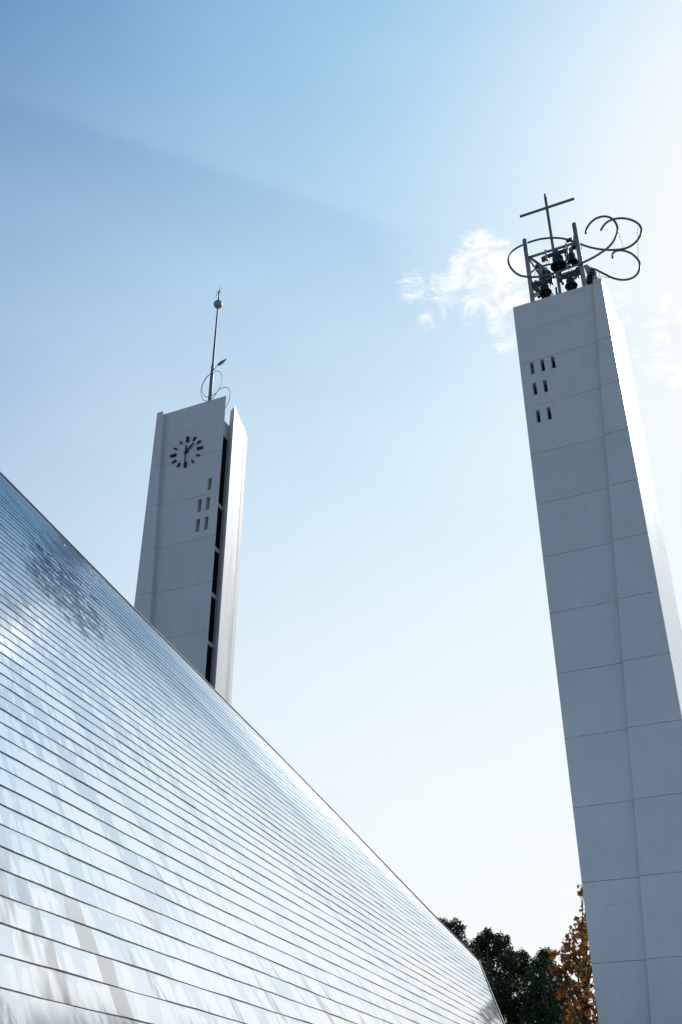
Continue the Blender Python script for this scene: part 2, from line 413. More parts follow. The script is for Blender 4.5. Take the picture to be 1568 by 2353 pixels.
cv = nt.new('ShaderNodeCombineXYZ'); nt.link(nt.m('MULTIPLY', shade, .98), cv.inputs[0]); nt.link(shade, cv.inputs[1]); nt.link(nt.m('MULTIPLY', shade, 1.02), cv.inputs[2])
tot = nt.mix(cf, tot, cv.outputs[0])
nt.link(tot, bg.inputs[0]); bg.inputs[1].default_value = SKY_STRENGTH

# ------------------------------------------------------------------ ground
g = MB(); g.add([(-2500, -2500, 0), (2500, -2500, 0), (2500, 2500, 0), (-2500, 2500, 0)], [[0, 1, 2, 3]])
tag(g.build('ground', M['paving']), kind='structure')

# ================================================================== BELL TOWER (right)
E1, E2 = az(-65.5), az(24.5)
A = az(19.05) * 40
TOP = 37.86 + 1.6
bt = empty('bell_tower', A + E1 * 2.3 + E2 * 1.7)
tag(bt, 'tall white concrete bell tower with seven slit windows and a bell frame on top', 'tower')
Am = A + E2 * .18
slits = [(3.93, 4.115, 33.20, 33.93), (3.40, 3.585, 33.20, 33.95), (2.875, 3.06, 33.20, 33.96),
         (3.93, 4.115, 31.89, 32.64), (3.41, 3.59, 31.88, 32.64), (3.94, 4.12, 30.20, 30.94), (3.405, 3.59, 30.205, 30.945)]
slits = [(a, b, c + 1.6, d + 1.6) for a, b, c, d in slits]
front = MB()
holed_wall(front, Am, E1, E2, .10, 4.62, 0, TOP, .46, slits)
front.build('front_wall', M['wall'], bt)
pb = MB(); pb.box(Am, E1, E2, UP, 3.86, 4.2, .47, .60, 33.05 + 1.6, 34.1 + 1.6); pb.build('inner_pier', M['reveal'], bt)
# tapering strip that stands proud at the right corner
seam = lambda z: .40 + .0712 * (TOP - z)
st = MB()
zt = TOP + .06
st.prism([A, A + E1 * seam(0), A + E1 * seam(0) + E2 * .177, A + E2 * .177],
         [p + UP * zt for p in (A, A + E1 * .4, A + E1 * .4 + E2 * .177, A + E2 * .177)])
st.build('corner_strip', M['wall'], bt)
S = az(30.2)                                      # the sunlit side runs this way
Nn = az(120.2)
sw = MB()
q0, q1, q2 = A + S * .02, A + S * 1.95, A + S * 3.35
inn = -Nn * .35
sw.prism([q0, q1, q1 + inn, q0 + inn + E2 * .2], [p + UP * (TOP + .03) for p in (q0, q1, q1 + inn, q0 + inn + E2 * .2)])
sw.prism([q1, q2, q2 + inn, q1 + inn], [p + UP * (37.15 + 1.6) for p in (q1, q2, q2 + inn, q1 + inn)])
sw.build('sunlit_side_wall', M['wall_sunlit'], bt)
bw = MB()
Lc = A + E1 * 4.62
bkR, bkL = A + S * 3.35, Lc + E2 * 3.4
bw.prism([Lc + E2 * .645, bkL, bkL - E1 * .35, Lc + E2 * .645 - E1 * .35], [p + UP * (TOP - .01) for p in (Lc + E2 * .645, bkL, bkL - E1 * .35, Lc + E2 * .645 - E1 * .35)])
bi = A + S * 3.30 - Nn * .34
bw.prism([bkL, bi, bi - E2 * .35, bkL - E2 * .35], [p + UP * (37.14 + 1.6) for p in (bkL, bi, bi - E2 * .35, bkL - E2 * .35)])
bw.build('rear_walls', M['wall'], bt)
corners = [Am + E2 * .48 + E1 * .36, Lc + E2 * .66 - E1 * .36, bkL - E2 * .36 - E1 * .36, bkR - E2 * .36 + E1 * .45]
rs = MB(); rs.prism([p + UP * (TOP - 1.3) for p in corners], [p + UP * (TOP - 1.05) for p in corners]); rs.build('roof_slab', M['wall'], bt)
for zz in (30.6, 32.9, 36.2):
    fl = MB()
    fl.prism([p + UP * zz for p in corners], [p + UP * (zz + .18) for p in corners]); fl.build('floor_slab', M['wall'], bt)

# ------------------------------------------------------------------ bell frame
def fr(X, Y, off=.75): return on_plane(*crop(X, Y, 2000, 750, 640), A + E2 * off, E1)
P1 = fr(281, 800); P2 = fr(780, 660); P1.z = P2.z = 0
W = (P2 - P1).length; P3 = az(16.08) * ((P1 + P2) / 2 + E2 * W * .866).length
bf = empty('belfry', Vector(((P1 + P2 + P3) / 3).to_tuple()) + UP * (TOP - 1.05))
tag(bf, 'triangular steel tube frame carrying the bells on top of the right tower', 'belfry')
ZB = TOP - 1.05
for p in (P1, P2):
    t = MB(); t.tube([p + UP * ZB, p + UP * 44.55, p + UP * 44.6], [.118, .118, .10], 18); t.build('post', M['tube'], bf)
t = MB(); t.tube([P3 + UP * ZB + E1 * .17, P3 + UP * 42.7 + E1 * .17], .06, 12); t.build('post', M['tube'], bf)
UZ, LZ = 41.58 + 1.6, 39.63 + 1.6
for z, dz in ((UZ, .0), (LZ, .0)):
    for a, b, h in ((P1, P2, 0), (P2, P3, .22), (P3, P1, .22)):
        n = (b - a).normalized()
        t = MB(); t.tube([a + n * .08 + UP * (z + h), b - n * .06 + UP * (z + h)], .074, 14); t.build('rail', M['tube'], bf)
t = MB(); t.tube([P1 + UP * (UZ + .2) , P3 + UP * (LZ - .2)], .045, 10); t.build('brace', M['tube_dark'], bf)
t = MB(); t.tube([P2 + UP * (UZ + .95), P2 + (P3 - P2) * .18 + UP * (UZ + .18)], .055, 10); t.build('brace', M['tube'], bf)

# cross: its shaft is the third post of the frame
cz = 47.43 + 1.6
cr_ = empty('roof_cross', P3 + UP * ZB)
tag(cr_, 'plain steel tube cross rising above the bells on the right tower', 'cross')
t = MB(); t.tube([P3 + UP * ZB, P3 + UP * (48.35 + 1.6), P3 + UP * (48.38 + 1.6)], [.092, .085, .06], 14); t.build('shaft', M['tube'], cr_)
t = MB(); t.tube([P3 + UP * cz + E1 * 1.62 , P3 + UP * cz - E1 * 1.62], .08, 14); t.build('crossbar', M['tube_dark'], cr_)
t = MB(); t.lathe(P3 + UP * (48.38 + 1.6), [(.001, 0), (.04, .01), (.03, .06), (.07, .1), (.075, .16), (.04, .22), (.012, .26), (.001, .34)], 12); t.build('finial', M['tube_dark'], cr_)

# ------------------------------------------------------------------ bells
def bell_parts(root, c, r, rail_dir, rail_z, tilt=0.0, hgt=None):
    """c = centre of the mouth"""
    h = hgt or r * 1.55
    n = rail_dir.normalized(); s = n.cross(UP)
    axv = (UP * math.cos(tilt) + s * math.sin(tilt)).normalized()
    prof = [(r * .93, .0), (r, .02), (r * .985, .06 * h), (r * .86, .17 * h), (r * .72, .36 * h), (r * .64, .58 * h),
            (r * .61, .78 * h), (r * .59, .86 * h), (r * .50, .93 * h), (r * .30, .975 * h), (r * .001, h)]
    b = MB(); b.lathe(c, prof, 32, axv)
    for zz in (.2, .74, .8):
        rr = r * (.85 if zz == .2 else .63)
        b.lathe(c, [(rr, (zz - .012) * h), (rr + r * .03, zz * h), (rr, (zz + .012) * h)], 32, axv)
    body = b.build('bell_body', M['bronze'], root)
    i = MB(); i.lathe(c, [(r * .925, .004), (r * .80, .17 * h), (r * .66, .36 * h), (r * .56, .8 * h), (.001, .9 * h)], 28, axv)
    i.build('bell_lining', M['bell_in'], body)
    k = MB(); k.tube([c + axv * h * .85, c + axv * h * .12], r * .05, 8); k.ball(c + axv * h * .08, r * .15, 12, 8); k.build('clapper', M['frame_box'], root)
    y0 = c + axv * (h + .02)
    y = MB(); e3 = s; L = r * 1.25
    y.box(y0, n, e3, UP, -L, L, -.07, .07, .09, .16); y.box(y0, n, e3, UP, -L, L, -.07, .07, .20, .27)
    y.box(y0, n, e3, UP, -L * .9, L * .9, -.03, .03, .16, .20)
    y.box(y0, n, e3, UP, -.10, .10, -.09, .09, -.02, .34)
    for q in (-.13, .13): y.tube([y0 + n * q + UP * -.03, y0 + n * q + UP * .36], .016, 6)
    y.build('yoke', M['frame_box'], root, .006)
    for sg in (-1, 1):
        hg = MB(); zt_ = rail_z - y0.z + .09
        hg.box(y0, n, e3, UP, sg * L - .055, sg * L + .055, -.11, .11, -.08, zt_)
        hg.build('hanger', M['box'] if r > .38 else M['frame_box'], root, .008)
    wp = y0 + n * (L * .78) + e3 * .02
    wl = MB(); wl.tube([wp - n * .02 + UP * 0, wp + n * .025], [.24 * r / .35, .24 * r / .35], 22); wl.build('ringing_wheel', M['frame_box'], root)
    mo = MB(); mo.box(y0 - n * (L + .13), n, e3, UP, -.07, .07, -.1, .1, -.02, .2); mo.build('motor_box', M['red'] if r > .38 else M['frame_box'], root, .01)
    return body
def bell(c, r, rail_dir, rail_z, label, tilt=0.0, h=None):
    root = empty('bell', c); bell_parts(root, c, r, rail_dir, rail_z, tilt, h)
    tag(root, label, 'bell', 'bells in the frame on the right tower')
fdir = P2 - P1
bell(fr(580, 778), .44, fdir, UZ, 'largest dark bronze bell, hanging centrally under the upper front rail', h=.80)
def railpt(a, b, t, z): p = a + (b - a) * t; return Vector((p.x, p.y, z))
bell(fr(716, 742, 1.5), .31, P3 - P2, UZ + .2, 'upper dark bronze bell beside the front right post of the frame', h=.72)
bell(railpt(P1, P3, .52, fr(435, 885, 1.9).z), .31, P3 - P1, UZ - .5, 'dark bronze bell under the grey box near the front left post')
bell(fr(450, 1035), .335, fdir, LZ, 'lower dark bronze bell beside the front left post, just above the parapet', h=.54)
bell(fr(702, 970), .335, fdir, LZ, 'lower dark bronze bell between the twin rear pipes and the front right post', h=.56)
bell(railpt(P1, P3, .40, LZ - .9), .29, P3 - P1, LZ + .15, 'small dark bronze bell half hidden behind the lower left bell')
bell(fr(893, 938, 1.5), .22, P3 - P2, LZ - .15, 'small dark bell below the light grey hood, right of the front right post', h=.4)
hd = MB(); hc = fr(868, 805, 1.5)
hd.prism([hc + E1 * x_ + E2 * y_ + UP * -.42 for x_, y_ in ((.10, -.26), (-.34, -.26), (-.34, .26), (.10, .26))],
         [hc + E1 * x_ + E2 * y_ + UP * .30 for x_, y_ in ((.20, -.12), (.02, -.12), (.02, .12), (.20, .12))])
hd.build('bell_hood', M['box'], bf, .01)

def grey_box(X, Y, w, h, off, label, name='control_box', m='box', dpt=.16):
    c = fr(X, Y, off); b = MB(); b.box(c, E1, E2, UP, -w / 2, w / 2, -dpt / 2, dpt / 2, -h / 2, h / 2)
    o = b.build(name, M[m], bf, .012); return o
grey_box(395, 815, .20, .52, 1.6, '')
grey_box(676, 771, .26, .16, .55, '')
grey_box(360, 1050, .30, .18, .8, '')
grey_box(425, 705, .16, .28, 1.2, '', 'striker_motor', 'red')
grey_box(680, 515, .34, .16, 1.0, '', 'striker_motor', 'frame_box')
grey_box(615, 905, .16, .6, 1.2, '', 'hammer_bracket', 'frame_box')
grey_box(345, 970, .16, .55, .9, '', 'hammer_bracket', 'frame_box')
grey_box(770, 820, .14, .5, .9, '', 'hammer_bracket', 'frame_box')
grey_box(505, 905, .12, .42, 1.5, '', 'hammer_bracket', 'frame_box')
grey_box(495, 870, .5, .14, 1.9, '', 'hammer_bracket', 'frame_box')
grey_box(370, 1000, .22, .3, 1.1, '', 'hammer_bracket', 'frame_box')
t = MB(); c = fr(935, 905, 1.5); t.tube([c, c + UP * .48], [.13, .15], 16); t.build('loudspeaker_drum', M['box'], bf)
for pts in ([(385, 800, 1.5), (350, 830, 1.4), (338, 870, 1.3)], [(450, 730, 1.2), (462, 790, 1.2), (440, 860, 1.3), (400, 900, 1.3)],
            [(690, 560, 1.0), (740, 575, 1.4), (795, 565, 1.8), (803, 600, 1.8), (790, 625, 1.7)],
            [(900, 795, 1.2), (950, 800, 1.2), (975, 850, 1.2), (955, 895, 1.1)], [(540, 1045, .7), (560, 1036, .8), (575, 1040, .9)],
            [(665, 850, .8), (680, 800, .9), (720, 815, 1.0), (760, 825, 1.0)], [(435, 640, .9), (432, 690, .9), (420, 720, 1.0)],
            [(490, 690, .7), (480, 740, .7), (505, 770, .7)], [(680, 590, .9), (700, 640, 1.0), (680, 660, 1.1)]):
    t = MB(); t.tube(spline([fr(*p) for p in pts], 6), .014, 6); t.build('cable', M['cable'], bf)

# ------------------------------------------------------------------ scroll of bent tube round the frame
so_ = empty('pipe_scroll', P1 + UP * 40.2)
tag(so_, 'bent steel pipe scroll looping round the bell frame and curling past its right', 'ornament')
TA = [(842, 452, 1.5), (850, 408, 1.5), (880, 358, 1.45), (930, 312, 1.4), (985, 289, 1.35), (1040, 284, 1.3), (1095, 302, 1.2), (1135, 345, 1.1),
      (1154, 400, 1.0), (1145, 460, .95), (1112, 530, .85), (1060, 590, .8), (985, 645, .7), (890, 700, .6), (790, 746, .52), (680, 785, .5),
      (590, 822, .5), (480, 856, .5), (380, 874, .52), (278, 877, .6), (190, 858, .75), (125, 808, 1.0), (92, 755, 1.25), (85, 700, 1.5),
      (105, 650, 1.8), (150, 604, 2.1), (220, 565, 2.4), (300, 533, 2.65), (390, 508, 2.85), (490, 495, 2.9), (570, 495, 2.9), (640, 505, 2.8),
      (710, 528, 2.6), (790, 555, 2.4), (880, 585, 2.1), (980, 605, 1.8), (1090, 613, 1.6), (1210, 602, 1.5), (1290, 570, 1.5), (1350, 515, 1.5),
      (1384, 450, 1.5), (1384, 395, 1.5), (1350, 350, 1.5), (1290, 318, 1.5), (1210, 302, 1.5), (1140, 306, 1.5), (1080, 324, 1.5), (1030, 360, 1.5), (990, 420, 1.5)]
t = MB(); t.tube(spline([fr(*p) for p in TA], 5), .06, 12); t.build('upper_pipe', M['tube_dark'], so_)
TB = [(1107, 692, 1.5), (1104, 660, 1.5), (1125, 630, 1.5), (1170, 617, 1.5), (1225, 622, 1.5), (1285, 645, 1.5), (1335, 685, 1.5), (1367, 730, 1.5),
      (1372, 780, 1.5), (1355, 835, 1.5), (1315, 878, 1.5), (1250, 902, 1.5), (1180, 904, 1.5), (1100, 884, 1.5), (1020, 845, 1.6), (950, 810, 1.8),
      (870, 785, 2.1), (760, 762, 2.6), (640, 748, 3.0), (540, 748, 3.2), (450, 762, 3.1), (370, 790, 2.8), (310, 830, 2.3)]
t = MB(); t.tube(spline([fr(*p) for p in TB], 5), .056, 12); t.build('lower_pipe', M['tube_dark'], so_)
for a, b in (((1160, 428, 1.0), (1214, 598, 1.5)), ((1352, 375, 1.5), (1356, 702, 1.5)), ((970, 868, 1.0), (1092, 888, 1.5))):
    t = MB(); t.tube([fr(*a), fr(*b)], .011, 6); t.build('stay_wire', M['wire'], so_)

# ================================================================== CLOCK TOWER (left)
G = az(114.5); B = az(-12.57) * 50
ct = empty('clock_tower', B + G * 2.3 + E2 * 1.7)
tag(ct, 'white concrete clock tower behind the steel roof, with a tall dark louvred slot', 'tower')
Bm = B + E2 * .26
XR = 4.542
nich = [(3.775, 4.02, 31.485, 32.29), (3.24, 3.482, 30.213, 31.03), (3.768, 4.0, 30.214, 31.035), (3.236, 3.48, 28.935, 29.772), (3.762, 3.998, 28.94, 29.775)]
nich = [(a, b, c + 1.6, d + 1.6) for a, b, c, d in nich]
t = MB(); holed_wall(t, Bm, G, E2, .02, 4.26, 0, TOP, .32, nich); t.box(Bm, G, E2, UP, 4.261, XR, 0, .012, 0, TOP - .001); t.build('front_wall', M['wall'], ct)
t = MB()
for a, b, c, d in nich: t.box(Bm, G, E2, UP, a - .05, b + .05, .322, .36, c - .05, d + .05)
t.build('niche_back', M['reveal'], ct)
seamL = lambda z: .42 + .050 * (TOP - z)
t = MB()
t.prism([B, B + G * seamL(0), B + G * (seamL(0)) + E2 * .258, B + E2 * .258],
        [p + UP * (TOP + .02) for p in (B, B + G * .42, B + G * .42 + E2 * .258, B + E2 * .258)])
t.build('corner_strip', M['wall'], ct)
Fp = Bm + G * XR
# right-hand wall with tall openings
ZH = 36.06 + 1.6
ops = [(.03, .60, 30.50 + 1.6, 35.05 + 1.6)]
zb = 30.29
for k in range(11):
    ops.append((.03, .60, zb - 2.50 + 1.6, zb + 1.6)); zb -= 2.72
t = MB()
# front return piece is the slab end; wall beyond the slot
t.box(Fp, E2, -G, UP, .60, 2.3, .003, .09, 0, ZH)
t.box(Fp, E2, -G, UP, .013, .60, .003, .09, 35.05 + 1.6, ZH)
t.build('right_wall', M['wall'], ct)
beams = [(30.29, 30.50)] + [(30.29 - 2.72 * k - .21 + .0, 30.29 - 2.72 * k + .0) for k in range(1, 11)]
for lo, hi in [(30.29, 30.50)] + [(30.50 - 2.72 * k - .21, 30.50 - 2.72 * k) for k in range(1, 11)]:
    b = MB(); b.box(Fp, E2, -G, UP, .013, .598, .003, .07, lo + 1.6, hi + 1.6); b.build('slot_beam', M['wall'], ct)
    for q in range(5):
        sl_ = MB()
        zq = hi + 1.6 + .28 + q * .29
        sl_.box(Fp, E2, -G, UP, .013, .597, .05, .065, zq, zq + .03)
        sl_.build('louvre', M['louvre'], ct)
b = MB(); b.box(Fp, E2, -G, UP, .014, .62, .075, .10, 0, 35.04 + 1.6); b.build('slot_shade_panel', M['dark'], ct)  # near-black panel stands in for the shade deep inside the slot
# diagonal fin, gloss-painted outer face
ZF = 37.1 + 1.6
C = az(-7.375) * 47.51
C2 = C + az(8.76) * 3.13
Wp = Fp + E2 * .56
t = MB()
t.prism([C, C2, Fp + E2 * 2.2 + G * .003, Wp + G * .003], [p + UP * ZF for p in (C, C2, Fp + E2 * 2.2 + G * .003, Wp + G * .003)])
fin = t.build('side_fin', M['wall_gloss'], ct)
t = MB()
bl = B + E2 * 2.6; br_ = Fp + E2 * 2.34
t.prism([B + E2 * .582, bl, bl + G * .3, B + E2 * .582 + G * .3], [p + UP * (TOP - .02) for p in (B + E2 * .582, bl, bl + G * .3, B + E2 * .582 + G * .3)])
t.prism([bl, br_, br_ - E2 * .3, bl - E2 * .3], [p + UP * (ZH - .02) for p in (bl, br_, br_ - E2 * .3, bl - E2 * .3)])
t.build('rear_walls', M['wall'], ct)
cs = [Bm + E2 * .33 + G * .33, Fp + E2 * .33 - G * .33, br_ - E2 * .33 - G * .33, bl - E2 * .33 + G * .33]
t = MB(); t.prism([p + UP * (ZH - .6) for p in cs], [p + UP * (ZH - .3) for p in cs]); t.build('roof_slab', M['wall'], ct)

# clock
ck = MB()
cc = Bm + G * 2.21 + UP * (34.52 + 1.6)
ck.lathe(cc - E2 * .002, [(.001, .0), (.07, .0), (.07, .10), (.04, .12), (.001, .12)], 20, -E2)
clock = ck.build('clock', M['clock'], ct)
def bar(a, r0, r1, wd, d0, d1, name, taper=1.0, par=clock):
    s_, c_ = math.sin(R(a)), math.cos(R(a)); dr = G * s_ + UP * c_; tr = G * c_ - UP * s_
    b = MB(); o = cc - E2 * d0; k = -E2 * (d1 - d0)
    q = [o + dr * r0 - tr * wd / 2, o + dr * r1 - tr * wd / 2 * taper, o + dr * r1 + tr * wd / 2 * taper, o + dr * r0 + tr * wd / 2]
    b.prism(q, [p + k for p in q]); return b.build(name, M['clock'], par, .012)
for h in range(12):
    if h % 3 == 0: bar(h * 30, .69, 1.07, .15, .02, .12, 'hour_marker')
    elif h in (1, 2, 7, 8): bar(h * 30, .76, 1.05, .105, .02, .10, 'hour_marker')
    else: bar(h * 30, .77, 1.05, .085, .02, .09, 'hour_marker')
bar(45, -.17, .66, .17, .10, .125, 'hour_hand', .6)
bar(180, -.42, .70, .115, .135, .16, 'minute_hand', .6)

# ------------------------------------------------------------------ mast on the clock tower
MH = 49.3; mb_ = az(-9.115) * MH
mz = lambda tan: tan * MH + 1.6
ms = empty('roof_mast', mb_ + UP * (ZH - .3))
tag(ms, 'slim steel mast with a ball and star on top of the clock tower', 'mast')
t = MB(); t.tube([mb_ + UP * (ZH - .3), mb_ + UP * mz(.830), mb_ + UP * mz(.8325)], [.125, .108, .09], 18); t.build('sleeve', M['mast'], ms)
t = MB(); t.tube([mb_ + UP * mz(.83), mb_ + UP * mz(.839), mb_ + UP * mz(.840), mb_ + UP * mz(.9345)], [.095, .095, .072, .05], 16); t.build('pole', M['mast'], ms)
t = MB(); t.ball(mb_ + UP * mz(.9425), .285, 36, 24); t.build('ball', M['tube'], ms)
t = MB(); t.tube([mb_ + UP * mz(.9475), mb_ + UP * mz(.9655)], [.045, .04], 12); t.tube([mb_ + UP * mz(.9655), mb_ + UP * mz(.9755)], [.022, .008], 8)
t.ball(mb_ + UP * mz(.9673), .04, 10, 8); t.build('tip', M['tube_dark'], ms)
t = MB(); sc_ = mb_ + UP * mz(.9648)
for a, b in (((-47, 22), (38, -27)), ((-50, -52), (44, 50))):
    k = .0042
    p = sc_ + G * (a[0] * k) + UP * (a[1] * k * 1.25); q = sc_ + G * (b[0] * k) + UP * (b[1] * k * 1.25)
    t.tube([p, q], .018, 8)
t.build('star', M['tube_dark'], ms)
vo = empty('leaf_scroll', mb_ + UP * (ZH + .4))
tag(vo, 'thin steel wire scroll ending in a pointed leaf, wound round the mast', 'ornament')
def ms_pt(X, Y, off=0):
    x, y = 700 * .5744 + X * .14653, 1100 * .5744 + Y * .14653
    return at_dist(x, y, MH + off)
V1 = [(665, 1425, -.3), (600, 1500, -.28), (550, 1555, -.25), (500, 1600, -.2), (450, 1680, -.1), (420, 1760, 0), (410, 1840, .1), (422, 1910, .2), (450, 1960, .25), (500, 1978, .25),
      (545, 1970, .25), (590, 1942, .25), (630, 1890, .2), (660, 1840, .1), (700, 1795, 0), (750, 1768, -.1), (800, 1762, -.1), (845, 1785, -.1), (867, 1840, 0), (862, 1920, .1), (840, 2000, .3), (795, 2090, .6)]
V2 = [(615, 1515, .18), (660, 1505, .25), (705, 1520, .25), (735, 1570, .2), (742, 1640, .1), (720, 1730, 0), (680, 1810, -.1), (630, 1865, -.2), (575, 1900, -.28), (520, 1915, -.28),
      (470, 1900, -.2), (435, 1850, 0), (430, 1790, .1), (445, 1710, .2), (480, 1640, .25), (520, 1585, .25), (570, 1540, .22)]
t = MB(); t.tube(spline([ms_pt(*p) for p in V1], 5), .02, 8); t.build('outer_wire', M['tube'], vo)
t = MB(); t.tube(spline([ms_pt(*p) for p in V2], 5), .02, 8); t.build('inner_wire', M['tube'], vo)
l0, l1 = ms_pt(662, 1428, -.3), ms_pt(822, 1306, -.3)
ld = (l1 - l0); pv = Vector((ld.x, ld.y, ld.z)).normalized(); sid = pv.cross(-az(-9.1)).normalized(); nr = pv.cross(sid)
t = MB(); vs = []; N = 14
for i in range(N + 1):
    s_ = i / N; wv = .105 * math.sin(math.pi * min(1, s_ ** .75)) + .004; c = l0 + ld * s_
    vs += [c - sid * wv, c + nr * .03 * math.sin(math.pi * s_), c + sid * wv, c - nr * .03 * math.sin(math.pi * s_)]
t.add(vs, [[4 * i + k, 4 * i + (k + 1) % 4, 4 * i + 4 + (k + 1) % 4, 4 * i + 4 + k] for i in range(N) for k in range(4)], True)
t.build('leaf', M['tube'], vo)

# ================================================================== STEEL ROOF (left)
DD = 3.4
SDIR = Vector((.32554727, .94552577, 0)); RN = Vector((.7538316, -.25954641, .60363365)); RU = Vector((-.57075117, .19651128, .79726182))
def rp(s, u, off=0.0): return (SDIR * s + RU * u - RN) * DD + RN * off + EYE
verge = [(13.86, 3.55), (13.39, 3.735), (12.70, 3.97), (11.77, 4.38), (10.956, 4.76), (10.10, 5.115), (9.315, 5.415), (8.77, 5.59), (8.507, 5.675), (7.889, 5.905),
         (7.291, 6.105), (6.674, 6.335), (6.144, 6.54), (5.638, 6.718), (4.2, 7.22), (2.2, 7.8), (-.5, 8.5)]
U0 = .168; S0 = 6.85
def s_right(u):
    if u <= verge[0][1]: return S0 + (u - U0) / (verge[0][1] - U0) * (verge[0][0] - S0)
    for (a, b), (c, d) in zip(verge, verge[1:]):
        if b <= u <= d: return a + (c - a) * (u - b) / (d - b)
    return verge[-1][0]
def s_left(u): return -7.5 + (u - U0) / (8.5 - U0) * 7.0
CW = .10368
ch = empty('steel_roof_church', rp(4, U0)); ORG[ch.name].z = 0; ch.location.z = 0
tag(ch, 'church with a vast sloping roof of bright overlapping steel sheets in long courses', 'church')
sheet = MB(); uvs = []; lip = MB(); lipuv = []
PW = .30
k = 0; u = 1.17879 - CW * 9
us = []
while u < 8.45: us.append(u); u += CW
def wob(s, k): return .0026 * math.sin(s * 9.1 + k * 2.3) + .0020 * math.sin(s * 23.7 + k * 5.1) + .0018 * math.sin(s * 3.3 + k)
for k, u in enumerate(us):
    un = min(u + CW, 8.5)
    a0, a1 = s_left(u), s_right(u); b0, b1 = s_left(un), s_right(un)
    lo_, hi_ = min(a0, b0), max(a1, b1)
    joints = [lo_ - .1]
    x = math.floor(lo_ / PW) * PW + (k % 2) * PW * .5
    while x < hi_:
        if x > lo_: joints.append(x + random.uniform(-.012, .012))
        x += PW
    joints.append(hi_ + .1)
    for i in range(len(joints) - 1):
        x0, x1 = joints[i], joints[i + 1]
        ax0, ax1 = max(x0, a0), min(x1, a1); bx0, bx1 = max(x0, b0), min(x1, b1)
        if ax1 - ax0 < 1e-4 and bx1 - bx0 < 1e-4: continue
        if ax1 < ax0: ax0 = ax1 = min(max(ax0, a0), a1)
        if bx1 < bx0: bx0 = bx1 = min(max(bx0, b0), b1)
        t0, t1 = random.gauss(0, .0010), random.gauss(0, .0010)
        nsub = 3
        for q in range(nsub):
            f0, f1 = q / nsub, (q + 1) / nsub
            sa0, sa1 = ax0 + (ax1 - ax0) * f0, ax0 + (ax1 - ax0) * f1
            sb0, sb1 = bx0 + (bx1 - bx0) * f0, bx0 + (bx1 - bx0) * f1
            lift = lambda s, f: .0105 + .0020 * math.sin(s * 9 + k * 1.7) + t0 * (1 - f) + t1 * f
            la, lb = max(.007, lift(sa0, f0)), max(.007, lift(sa1, f1))
            ua, ub = u + wob(sa0, k) * .45, u + wob(sa1, k) * .45
            vs = [rp(sa0, ua, la), rp(sa1, ub, lb), rp(sb1, un + .004, 0.001), rp(sb0, un + .004, 0.001)]
            sheet.add(vs, [[0, 1, 2, 3]])
            uvs += [(sa0 * DD, u * DD + .0008), (sa1 * DD, u * DD + .0008), (sb1 * DD, un * DD - .0008), (sb0 * DD, un * DD - .0008)]
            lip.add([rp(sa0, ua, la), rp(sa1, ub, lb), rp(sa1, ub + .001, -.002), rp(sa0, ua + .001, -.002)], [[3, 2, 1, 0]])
# courses align with the noise cells of the sheet material
off_v = (us[0] * DD) % .35251
uvs = [(a, b - off_v + .0) for a, b in uvs]
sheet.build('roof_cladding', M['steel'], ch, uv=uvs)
lip.build('sheet_hem', M['lip'], ch)
hw = MB()
for i in range(900):                                      # small polished facets added along the seams as sun glints
    k = random.randrange(len(us)); u = us[k]
    s = random.uniform(max(s_left(u), -1), s_right(u) - .05)
    n_ = 1 if random.random() < .6 else 5
    for j in range(n_):
        ss = s + j * random.uniform(.006, .02)
        if ss > s_right(u) - .03: continue
        c = rp(ss, u + .004, .019); d1 = (RN * random.uniform(.6, 1.1) - RU * random.uniform(-.1, .9) + SDIR * random.uniform(-.6, .4)).normalized()
        e = d1.orthogonal().normalized(); f = d1.cross(e); q = random.uniform(.003, .007)
        hw.add([c - e * q - f * q, c + e * q - f * q, c + e * q + f * q, c - e * q + f * q], [[0, 1, 2, 3]])
hw.build('glint_facet', M['glint'], ch)
tr = MB(); edge = [(S0, U0)] + verge
pts = [rp(s, u, .012) for s, u in edge]
tr.tube(pts, .032, 8); tr.build('verge_trim', M['verge'], ch)
# body behind the cladding: falls away to the far side
back = Vector((-SDIR.y, SDIR.x, 0))
fr_poly = [rp(s, u, -.02) for s, u in [(s_left(U0), U0), (S0, U0)] + verge]
bk = []
for i, p in enumerate(fr_poly):
    hgt = p.z
    bk.append(p + back * (.6 + 1.15 * (hgt if i > 1 else 26) * .0 + (0.5 if i > 1 else 24)))
bd_ = MB(); n = len(fr_poly)
for i in range(1, n - 1):
    bd_.add([fr_poly[i], fr_poly[i + 1], bk[i + 1], bk[i]], [[0, 1, 2, 3]])
bd_.add([fr_poly[-1], fr_poly[0], bk[0], bk[-1]], [[0, 1, 2, 3]])
bd_.add(fr_poly, [list(range(n))])
bd_.add(bk, [list(range(n))[::-1]])
bd_.build('far_slope', M['trim'], ch)

